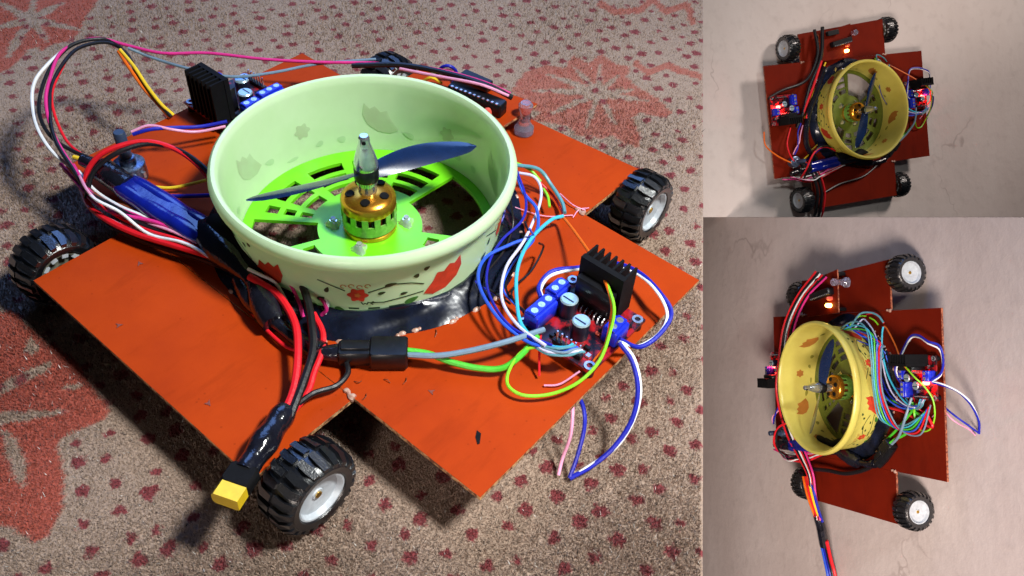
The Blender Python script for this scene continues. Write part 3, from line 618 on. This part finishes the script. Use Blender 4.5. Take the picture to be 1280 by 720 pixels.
    # small control board on the far arm
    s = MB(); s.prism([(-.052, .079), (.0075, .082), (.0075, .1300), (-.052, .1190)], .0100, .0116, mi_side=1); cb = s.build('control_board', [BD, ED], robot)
    for x, y in ((-.048, .083), (.004, .086), (.004, .1255), (-.048, .1150)):
        s = MB(); s.cyl((x, y, 0), (x, y, .0099), .0022, n=10); s.build('spacer', 'black_plastic', cb)
    s = MB(); s.box((-.0165, .1035, .0160), (.036, .0078, .0085), rz=.16, bev=.0008)
    for i in range(11): q = Matrix.Translation((-.0165, .1035, .0203)) @ Matrix.Rotation(.16, 4, 'Z') @ Vector((-.015 + i * .003, -.0030, 0)); s.box(q, (.0013, .0013, .0006), mi=1)
    s.build('pin_socket', ['black_plastic', 'solder'], cb)
    s = MB(); s.box((-.030, .118, .0150), (.020, .007, .006), rz=.1, bev=.0006); s.build('microchip', 'black_plastic', cb)
    for x, y, m_ in ((-.006, .0905, 'led_yellow' if lit else 'led_off'), (-.004, .0985, 'led_off')):
        s = MB(); s.lathe([(0, .0185), (.0016, .0178), (.0024, .0160), (.0024, .0116)], 14, Matrix.Translation((x, y, 0))); s.build('indicator_light', m_, cb)
    s = MB(); s.lathe([(0, .0006), (.0058, .0006), (.0058, .0040), (.0040, .0060), (.0030, .0090), (.0030, .0140), (.0042, .0165), (.0042, .0190), (.0030, .0205), (0, .0205)], 24, Matrix.Translation((.0098, .1155, 0))); s.build('clear_push_pin', 'clear_pin', robot)
    # potentiometer
    q = Vector((-.1115, -.0610, 0)); s = MB()
    s.lathe([(.0078, .0), (.0082, .001), (.0082, .0095), (.0074, .0100), (.0042, .0101), (.0042, .0135), (.0034, .0140), (0, .0140)], 26, Matrix.Translation(q))
    pot = s.build('potentiometer', 'pot_grey', robot)
    s = MB(); s.lathe([(.0030, .0135), (.0030, .0285), (.0025, .0292), (0, .0292)], 18, Matrix.Translation(q)); s.build('pot_shaft', 'pot_dark', pot)
    s = MB()
    for i in range(5): s.box(q + Vector((.0084 * math.cos(i * .55 - 1.9), .0084 * math.sin(i * .55 - 1.9), .0050)), (.0018, .0016, .0034), rz=i * .55 - 1.9)
    s.build('solder_lugs', 'solder', pot)

    # ---- things strung across the plates, traced from the photograph
    def wire(pts, colr, r=.0010, k=key, name='wire'):
        s = MB(); s.tube([P(*p, k=k) if len(p) == 3 and p[0] > 3 else p for p in pts], r, 8, 7); return s.build(name, 'wire_' + colr, robot)
    def F(pts, colr, r=.0010, name='wire'):
        q = [P(*p, k='m') for p in pts]; jj = .0005 if r > .0006 else 0      # small kinks where the insulation was bent
        for i in range(1, len(q) - 1): q[i] = q[i] + Vector([random.uniform(-jj, jj) for _ in range(3)])
        return MB().tube(q, r * .78, 8, 7).build(name, 'wire_' + colr, robot)
    # right-hand looms (all three robots carry them)
    F([(640, 196, 24), (652, 238, 18), (671, 262, 14), (669, 290, 10), (640, 305, 9), (606, 322, 10), (599, 355, 12), (622, 398, 12), (662, 428, 12), (702, 436, 14)], 'blue', .0011)
    F([(646, 214, 22), (656, 250, 16), (652, 275, 12), (628, 300, 9), (612, 330, 8), (612, 365, 10), (640, 408, 12), (690, 432, 14)], 'navy', .0009)
    F([(704, 270, 8), (688, 277, 9), (664, 300, 11), (648, 335, 12), (645, 375, 12), (656, 410, 12), (688, 437, 12), (712, 436, 14)], 'cyan', .0012)
    F([(648, 216, 20), (668, 222, 14), (677, 236, 12), (672, 262, 10), (655, 300, 10), (633, 335, 11), (627, 372, 11), (646, 408, 12), (682, 432, 14)], 'lilac', .0010)
    F([(642, 206, 22), (672, 212, 14), (690, 232, 8), (704, 252, 6), (706, 266, 6)], 'teal', .0013)
    F([(643, 203, 22), (662, 213, 14), (676, 227, 10)], 'lime', .0010); F([(679, 236, 8), (684, 247, 7), (687, 259, 6)], 'lime', .0010)
    F([(668, 222, 9), (684, 236, 5), (696, 249, 3), (704, 268, 5)], 'red', .0009)
    F([(698, 270, 7), (706, 276, 7), (732, 310, 16), (752, 342, 24), (763, 375, 24), (764, 400, 20), (755, 432, 14), (742, 452, 8)], 'orange', .0010)
    F([(757, 350, 25), (767, 385, 24), (764, 415, 18), (748, 450, 12), (722, 478, 8), (690, 492, 5), (655, 496, 4), (634, 482, 5), (636, 460, 7), (655, 438, 9), (680, 432, 12)], 'lime', .0010)
    F([(505, 443, 7), (545, 444, 9), (585, 440, 11), (630, 429, 13), (680, 412, 11)], 'grey', .0017)
    F([(508, 438, 8), (535, 443, 7), (565, 452, 6), (600, 459, 5), (628, 459, 5), (650, 444, 8), (672, 420, 10)], 'green', .0018)
    F([(674, 470, 2), (674, 440, 8), (676, 415, 8)], 'red', .0007); F([(680, 482, 1), (700, 480, 2), (725, 464, 6)], 'pink', .0006)
    for j in range(6):
        F([(650 + j * 2, 402 + j * 5, 8 + j % 3), (668 + j * 3, 426 + j * 3, 12), (690 + j * 4, 434 + j * 2, 13 + j % 2), (708 + j * 3, 434 + j, 15), (716 + j * 3, 430 + j * 2, 14)], ('cyan', 'teal', 'blue', 'grey', 'lilac', 'teal')[j], .0008)
    for cc_, dx, rr in (('navy', 0, .0014), ('white', 3.5, .0010)):
        F([(676 + dx, 372 + dx * .6, 12), (674 + dx, 358 + dx * .6, 12), (690, 341 + dx, 14), (722, 333 + dx, 12), (765, 329 + dx, 8), (800, 342 + dx, 10), (826 - dx * .5, 366 + dx, 12), (838 - dx, 392 + dx, 8), (826 - dx, 418, 6), (800 - dx, 434, 6), (774, 424 + dx, 12)], cc_, rr)
        F([(774 + dx, 428, 12), (790 + dx, 452, 8), (797 + dx, 488, 0), (790 + dx, 525, -8), (768 + dx, 556, -16), (742 + dx * .5, 580, -23), (712, 598, -26.5)], cc_, rr)
    F([(712, 597, -26.5), (722, 568, -18), (731, 535, -8), (730, 512, -5), (722, 492, -4)], 'navy', .0012)
    F([(698, 594, -26.5), (702, 572, -22), (712, 545, -12), (717, 522, -6), (716, 498, -4)], 'pink', .0010)
    for j in (0, 2, 5, 6, 8):        # loose strands over the seal
        u0 = 596 + j * 6
        F([(u0 + 30, 232 + j * 9, 18), (u0 + 34, 270 + j * 5, 8), (u0 + 10 + 6 * (j % 3), 305 + j * 4, 5), (u0 - 4 + 9 * (j % 2), 345 + j * 3, 6), (u0 + 30, 372 + j * 4, 4)], ('navy', 'blue', 'black', 'teal', 'navy', 'black', 'blue', 'grey', 'black')[j], .0007)
    # connector between the looms
    a = P(405, 441, 6); bq = P(512, 441, 6); d = bq - a; rz = math.atan2(d.y, d.x); mid = (a + bq) / 2
    s = MB(); s.box(mid + d * .26, (d.length * .44, .0115, .0100), rz=rz, bev=.0008); cn = s.build('cable_connector', 'black_plastic', robot)
    s = MB(); s.box(mid - d * .13, (d.length * .40, .0088, .0080), rz=rz, bev=.0008); s.build('connector_plug', 'black_plastic', cn)
    s = MB(); s.box(mid - d * .13 + Vector((0, 0, .0045)), (d.length * .34, .0040, .0012), rz=rz, bev=.0004); s.build('connector_latch', 'black_plastic', cn)
    s = MB(); s.cyl(mid - d * .33, mid - d * .52, .0042, .0030, n=14); s.build('connector_boot', 'shrink_black', cn)
    # black sleeve bundle along the front-left of the bowl
    s = MB(); s.tube([P(255, 288, 8), P(275, 308, 9), P(298, 330, 10), P(318, 352, 9), P(332, 378, 8), P(345, 405, 6)], lambda t: .0082 + .0018 * math.sin(9 * t) - .003 * t, 14, 6)
    s.build('cable_sleeve', 'shrink_black', robot)
    s = MB(); s.tube([P(268, 278, 14), P(286, 292, 15), P(305, 306, 15), P(322, 326, 13), P(350, 345, 9), P(368, 372, 6)], lambda t: .0052 + .0012 * math.sin(11 * t), 12, 6)
    s.build('cable_sleeve', 'black_matte', robot)
    s = MB(); s.tube([P(300, 350, 6), P(318, 378, 6), P(345, 402, 6), P(378, 428, 6), P(402, 440, 6)], lambda t: .0040 + .0008 * math.sin(8 * t), 12, 6)
    s.build('cable_sleeve', 'shrink_black', robot)
    # speed controller in blue shrink wrap
    a = P(152, 228, 12); bq = P(262, 296, 12); d = bq - a; ax = d.normalized(); sd = ax.cross(Vector((0, 0, 1))).normalized(); upv = sd.cross(ax)
    s = MB(); prf = lambda t: .0046 * (1 - .5 * abs(2 * t - 1) ** 7) + .0002 * math.sin(17 * t)
    for q in (-1, 1): s.tube([a + sd * q * .0036 + d * t + upv * .0004 * math.sin(9 * t + q) for t in [x / 10 for x in range(11)]], prf, 16, 2)
    s.box((a + bq) / 2, (d.length * .9, .0070, .0082), rot=Matrix((ax, sd, upv)).transposed(), bev=.001)
    esc = s.build('speed_controller', 'shrink_blue', robot)
    s = MB(); s.tube([P(128, 212, 13), P(140, 220, 13), P(154, 230, 12.5), P(160, 234, 12)], .0064, 12, 4); s.build('wrap_end', 'shrink_black', esc)
    s = MB(); s.tube([P(104, 200, 13), P(116, 206, 13), P(130, 214, 13)], .0034, 10, 4); s.build('wrap_end', 'shrink_black', esc)
    # wires on the left
    F([(106, 238, 9), (110, 212, 18), (132, 188, 26), (176, 177, 28), (214, 184, 26), (246, 204, 22), (268, 235, 17), (278, 262, 14)], 'red', .0017)
    F([(108, 248, 9), (115, 216, 19), (146, 192, 26), (186, 180, 27), (226, 188, 25), (256, 210, 22), (274, 238, 17)], 'black', .0016)
    F([(106, 238, 9), (114, 258, 8), (138, 278, 8), (175, 294, 8), (222, 308, 9), (275, 324, 10)], 'red', .0019)
    F([(104, 246, 7), (120, 268, 6), (150, 288, 5), (195, 306, 5), (245, 322, 6), (285, 336, 7)], 'black', .0018)
    F([(76, 205, 8), (100, 232, 9), (118, 252, 10), (145, 268, 11), (185, 276, 12), (222, 288, 12), (268, 316, 11)], 'magenta', .0013)
    F([(98, 214, 11), (120, 238, 10), (150, 258, 10), (180, 272, 10), (210, 286, 10), (240, 304, 9)], 'white', .0011)
    F([(100, 230, 9), (130, 250, 9), (165, 262, 9), (210, 278, 9), (250, 300, 9)], 'brown', .0016)
    F([(100, 236, 8), (116, 262, 8), (160, 284, 8), (205, 300, 9), (250, 316, 9)], 'pink', .0009)
    for j, cc_ in enumerate(('magenta', 'black', 'pink', 'black', 'red', 'white')):
        o_ = j * 3.4
        F([(92 + o_ * .6, 206 + o_, 12 - j * .6), (108 + o_ * .5, 236 + o_ * .6, 13 + (j % 3) * 2), (132 + o_, 256 + o_ * .9 - (j % 2) * 5, 10 + (j % 2) * 4), (176 + o_ * .6, 270 + o_ * 1.2, 10), (224 + o_ * .5, 290 + o_ * .9, 10 + (j % 3)), (276, 314 + o_, 9)], cc_, .0010)
    F([(188, 233, 3), (214, 234, 4), (240, 230, 6), (262, 224, 10)], 'yellow', .0011)
    F([(178, 234, 3), (196, 242, 3), (226, 246, 4), (268, 244, 8)], 'navy', .0014)
    F([(164, 165, 18), (186, 157, 20), (216, 162, 18), (246, 165, 14), (282, 158, 14)], 'pink', .0010)
    F([(166, 168, 18), (188, 161, 20), (220, 160, 17), (250, 157, 14), (284, 152, 14)], 'navy', .0013)
    if floor:
        # loom that arches out past the plate and back along the far side
        F([(118, 252, 9), (88, 205, 14), (66, 165, 20), (58, 128, 26), (62, 96, 30), (76, 68, 32), (98, 52, 32), (124, 48, 30), (160, 58, 26), (205, 66, 24), (260, 66, 22), (330, 74, 20), (400, 78, 20), (470, 78, 20), (540, 86, 22), (600, 100, 24), (638, 117, 20)], 'magenta', .0012)
        F([(112, 246, 8), (92, 214, 13), (70, 176, 19), (62, 140, 24), (66, 108, 28), (80, 78, 31), (100, 58, 31), (132, 52, 29), (158, 66, 24), (172, 92, 18), (190, 118, 10), (214, 146, 2)], 'black', .0013)
        F([(130, 204, 12), (88, 188, 14), (62, 170, 18), (50, 140, 22), (52, 108, 27), (66, 78, 31), (92, 56, 32), (130, 48, 30), (152, 60, 26)], 'black', .0013)
        F([(96, 214, 10), (66, 190, 14), (46, 158, 18), (39, 124, 22), (44, 100, 26), (60, 82, 29), (80, 62, 31)], 'white', .0012)
        F([(150, 62, 26), (166, 82, 22), (184, 108, 14), (200, 128, 8), (217, 144, 2)], 'yellow', .0013)
        F([(148, 64, 25), (162, 86, 20), (180, 112, 12), (196, 130, 6), (212, 147, 1)], 'orange', .0013)
        F([(106, 196, 12), (84, 176, 14), (68, 140, 22), (66, 110, 28), (84, 72, 31)], 'red', .0010)
        F([(92, 196, 12), (112, 202, 12)], 'yellow', .0014)
        F([(160, 60, 26), (196, 74, 20), (240, 88, 18), (290, 95, 18), (340, 91, 18), (400, 80, 18), (470, 74, 20)], 'grey', .0011)
        F([(440, 82, 18), (500, 82, 20), (560, 92, 22), (612, 108, 24), (640, 122, 18)], 'black', .0022)
        F([(500, 86, 20), (545, 94, 23), (600, 106, 25), (636, 120, 21)], 'pink', .0012)
        F([(545, 96, 14), (552, 84, 22), (562, 82, 24), (570, 92, 18), (566, 104, 12)], 'navy', .0013)
        F([(528, 102, 14), (540, 98, 18), (552, 104, 14)], 'yellow', .0012)
        F([(622, 160, 2), (636, 150, 5), (646, 140, 9)], 'white', .0010)
        # pink and white leads falling from the bundle
        F([(318, 304, 20), (338, 316, 20), (366, 336, 18), (392, 362, 14), (408, 386, 8), (402, 394, 4)], 'magenta', .0012)
        F([(358, 318, 20), (381, 332, 19), (398, 352, 16), (410, 378, 10), (406, 392, 5)], 'white', .0011)
        F([(322, 322, 18), (340, 335, 18), (360, 352, 15), (374, 376, 10), (379, 396, 5)], 'magenta', .0011)
        F([(310, 336, 16), (326, 342, 16), (344, 354, 14), (358, 376, 8)], 'white', .0010)
        # battery leads to the plug
        F([(312, 346, 14), (328, 355, 14), (350, 370, 14), (368, 402, 13), (373, 440, 11), (367, 482, 9), (354, 520, 8)], 'red', .0022)
        F([(372, 340, 16), (384, 372, 16), (389, 405, 14), (390, 440, 12), (380, 480, 10), (362, 522, 8)], 'black', .0023)
        F([(392, 392, 10), (402, 415, 9), (402, 440, 7), (394, 465, 6), (384, 490, 5), (360, 522, 7)], 'red', .0018)
        F([(296, 362, 4), (312, 388, 3), (334, 415, 3), (360, 434, 3), (378, 438, 4)], 'red', .0011)
        F([(432, 450, 4), (434, 468, 4), (420, 482, 4), (392, 493, 5), (364, 512, 7)], 'black', .0016)
        a = P(358, 512, 7); bq = P(306, 590, 8)
        s = MB(); s.tube([a, a.lerp(bq, .3), a.lerp(bq, .65), bq], lambda t: .0044 + .0010 * math.sin(math.pi * t) + .0004 * math.sin(14 * t), 16, 8); sl = s.build('plug_sleeve', 'shrink_black', robot)
        d = (bq - a).normalized(); sd = d.cross(Vector((0, 0, 1))).normalized(); upv = sd.cross(d)
        rot = Matrix((d, sd, upv)).transposed()
        s = MB(); s.box(bq + d * .003, (.010, .0118, .0072), rot=rot, bev=.0012); s.build('plug_body', 'black_matte', sl)
        s = MB(); prf = [(-.0044, -.0032), (.0044, -.0032), (.0056, -.0016), (.0056, .0016), (.0044, .0032), (-.0056, .0032), (-.0056, -.0026)]
        va = [bq + d * .0075 + sd * x + upv * y for x, y in prf]; vb = [bq + d * .0140 + sd * x + upv * y for x, y in prf]; k = len(prf)
        s.add(va + vb, [tuple(range(k - 1, -1, -1)), tuple(range(k, 2 * k))] + [(i, (i + 1) % k, k + (i + 1) % k, k + i) for i in range(k)])
        s.build('battery_plug', 'plug_yellow', sl)
        # hot-glue threads and nicks
        for pts in ([(640, 258, 1), (680, 270, 1.5), (716, 269, 1)], [(700, 242, 2), (716, 256, 2), (732, 263, .6)], [(716, 272, .6), (724, 262, .8), (736, 260, .5)]):
            F(pts, 'pink', .0004, 'glue_thread')
        for u, v in ((452, 476), (480, 474), (508, 472), (458, 492), (545, 412)):
            ang = random.uniform(0, 3); F([(u, v, .3), (u + 4 * math.cos(ang), v + 4 * math.sin(ang), 1.2), (u + 9 * math.cos(ang + .4), v + 9 * math.sin(ang + .4), .4)], 'brown', .00025, 'glue_thread')
        for u, v in ((598, 547),):
            s = MB(); s.prism([(-.0034, -.0008), (.0, -.0012), (.0034, -.0002), (.0030, .0007), (-.002, .0010)], .0000, .0003, M=Matrix.Translation(P(u, v, 0)) @ Matrix.Rotation(-.9, 4, 'Z')); s.build('nick', 'black_matte', ctr)
        for u, v in ((148, 407), (260, 504), (540, 490), (175, 330)):
            s = MB(); s.prism([(-.0016, -.0012), (.0018, -.0004), (.0003, .0001), (-.0003, .0016), (-.0008, 0)], .0000, .00025, M=Matrix.Translation(P(u, v, 0)) @ Matrix.Rotation(u, 4, 'Z')); s.build('nick', 'wire_brown', ctr)
    return robot

r0 = build_robot('m', 'orange-red robot resting on the patterned carpet with a yellow battery plug')
def on_wall(k, label):
    r = build_robot(k, label, lit=True); r.matrix_world = Matrix(world_of(k).tolist()); return r
def tether(robot, k, pts, colr, r, name='wire', matn=None):
    s = MB(); s.tube([P(*p, k=k) for p in pts], r, 8, 7); return s.build(name, matn or 'wire_' + colr, robot)
r1 = on_wall('t', 'orange-red robot clinging to the cream wall, plates darkened and bowl yellowed as in dim warm light, tether leaving past its lower end')
r2 = on_wall('b', 'orange-red robot, plates darkened and bowl yellowed as in dim warm light, clinging to the grey wall with white wheel rims and a long tether')

t = lambda *a, **k: tether(r1, 't', *a, **k)
t([(1018, 37, 14), (1022, 68, 18), (1008, 100, 14), (978, 113, 10), (962, 122, 8)], 'black', .0022)
t([(1028, 34, 14), (1026, 72, 20), (1012, 108, 16), (1004, 140, 12), (996, 160, 6)], 'black', .0026)
t([(1027, 76, 22), (1018, 104, 20), (1009, 128, 16), (1001, 150, 10)], 'red', .0018)
t([(1032, 78, 22), (1024, 98, 20), (1014, 124, 16), (1006, 148, 10)], 'yellow', .0012)
t([(1030, 84, 20), (1020, 116, 20), (1010, 146, 18), (1008, 180, 14), (1020, 200, 8)], 'black', .0040, name='cable_sleeve', matn='shrink_black')
t([(955, 165, 8), (957, 182, 12), (972, 195, 10), (990, 204, 8), (1004, 212, 8)], 'orange', .0011)
t([(988, 160, 6), (984, 180, 10), (990, 198, 10), (1000, 208, 8)], 'red', .0011)
t([(1103, 200, 4), (1080, 220, 4), (1050, 230, 5), (1030, 241, 6)], 'black', .0016)
for j, (dx, cc) in enumerate(((0, 'black'), (5, 'black'), (9, 'red'))):
    t([(994 + dx, 200, 8), (1014 + dx, 216, 10), (1022 + dx, 240, 10), (1020 + dx, 262, 2), (1018 + dx, 270.5, -20)], cc, .0022 if j < 2 else .0014)
t = lambda *a, **k: tether(r2, 'b', *a, **k)
for j, cc in enumerate(('red', 'black', 'white', 'red', 'black', 'magenta')):
    d = j * 2.6
    t([(1020 + d, 340 + d * .5, 16), (996 + d, 372, 20), (980 + d, 408, 22), (974 + d, 450, 22), (971 + d, 490, 20), (982 + d, 538, 16), (998 + d * .8, 570, 14), (1010 + d * .5, 594, 14), (1013 + d * .5, 618, 12), (1020 + d * .4, 650, 6)], cc, .0018 if j < 2 else .0012)
for j, cc in enumerate(('orange', 'red', 'yellow', 'navy')):
    t([(1004 + j * 3, 596, 12), (1009 + j * 3, 618, 14), (1016 + j * 2.4, 638, 10), (1022 + j * 2, 652, 2)], cc, .0016)
t([(1022, 645, 4), (1026, 660, 0), (1030, 682, -10)], 'black', .0052, name='cable_sleeve', matn='shrink_black')
for j, cc in enumerate(('blue', 'navy', 'black', 'red')):
    t([(1026 + j * 2.4, 676, -8), (1031 + j * 2.6, 700, -18), (1036 + j * 3, 724, -24), (1048 + j * 3, 790, -26)], cc, .0020)
t([(1012, 586, 10), (1034, 588, 8), (1058, 592, 6), (1084, 586, 5), (1104, 572, 5)], 'black', .0022)
t([(1098, 580, 6), (1106, 571, 6), (1115, 558, 6)], 'black', .0052, name='cable_connector', matn='black_plastic')
for j, cc in enumerate(('teal', 'cyan', 'green', 'blue', 'red', 'grey')):
    d = j * 4.5
    t([(1046 + d, 414 - j, 18), (1066 + d, 402 + d, 28), (1082 + d, 410 + d, 30), (1088 + d * .6, 440, 30), (1092 + d * .5, 490, 22), (1100 + d, 524 + j * 2, 10), (1128 + d, 532 + d * .5, 8), (1152 + d * .5, 520 - d * .6, 12)], cc, .0008)
t([(1096, 440, 28), (1100, 500, 10), (1130, 515, 6), (1164, 534, 6), (1160, 520, 8)], 'red', .0014)
t([(1100, 496, 12), (1128, 506, 8), (1158, 524, 8)], 'green', .0013)
t([(1106, 552, 2), (1122, 536, 6), (1140, 514, 8), (1146, 506, 10)], 'green', .0013)
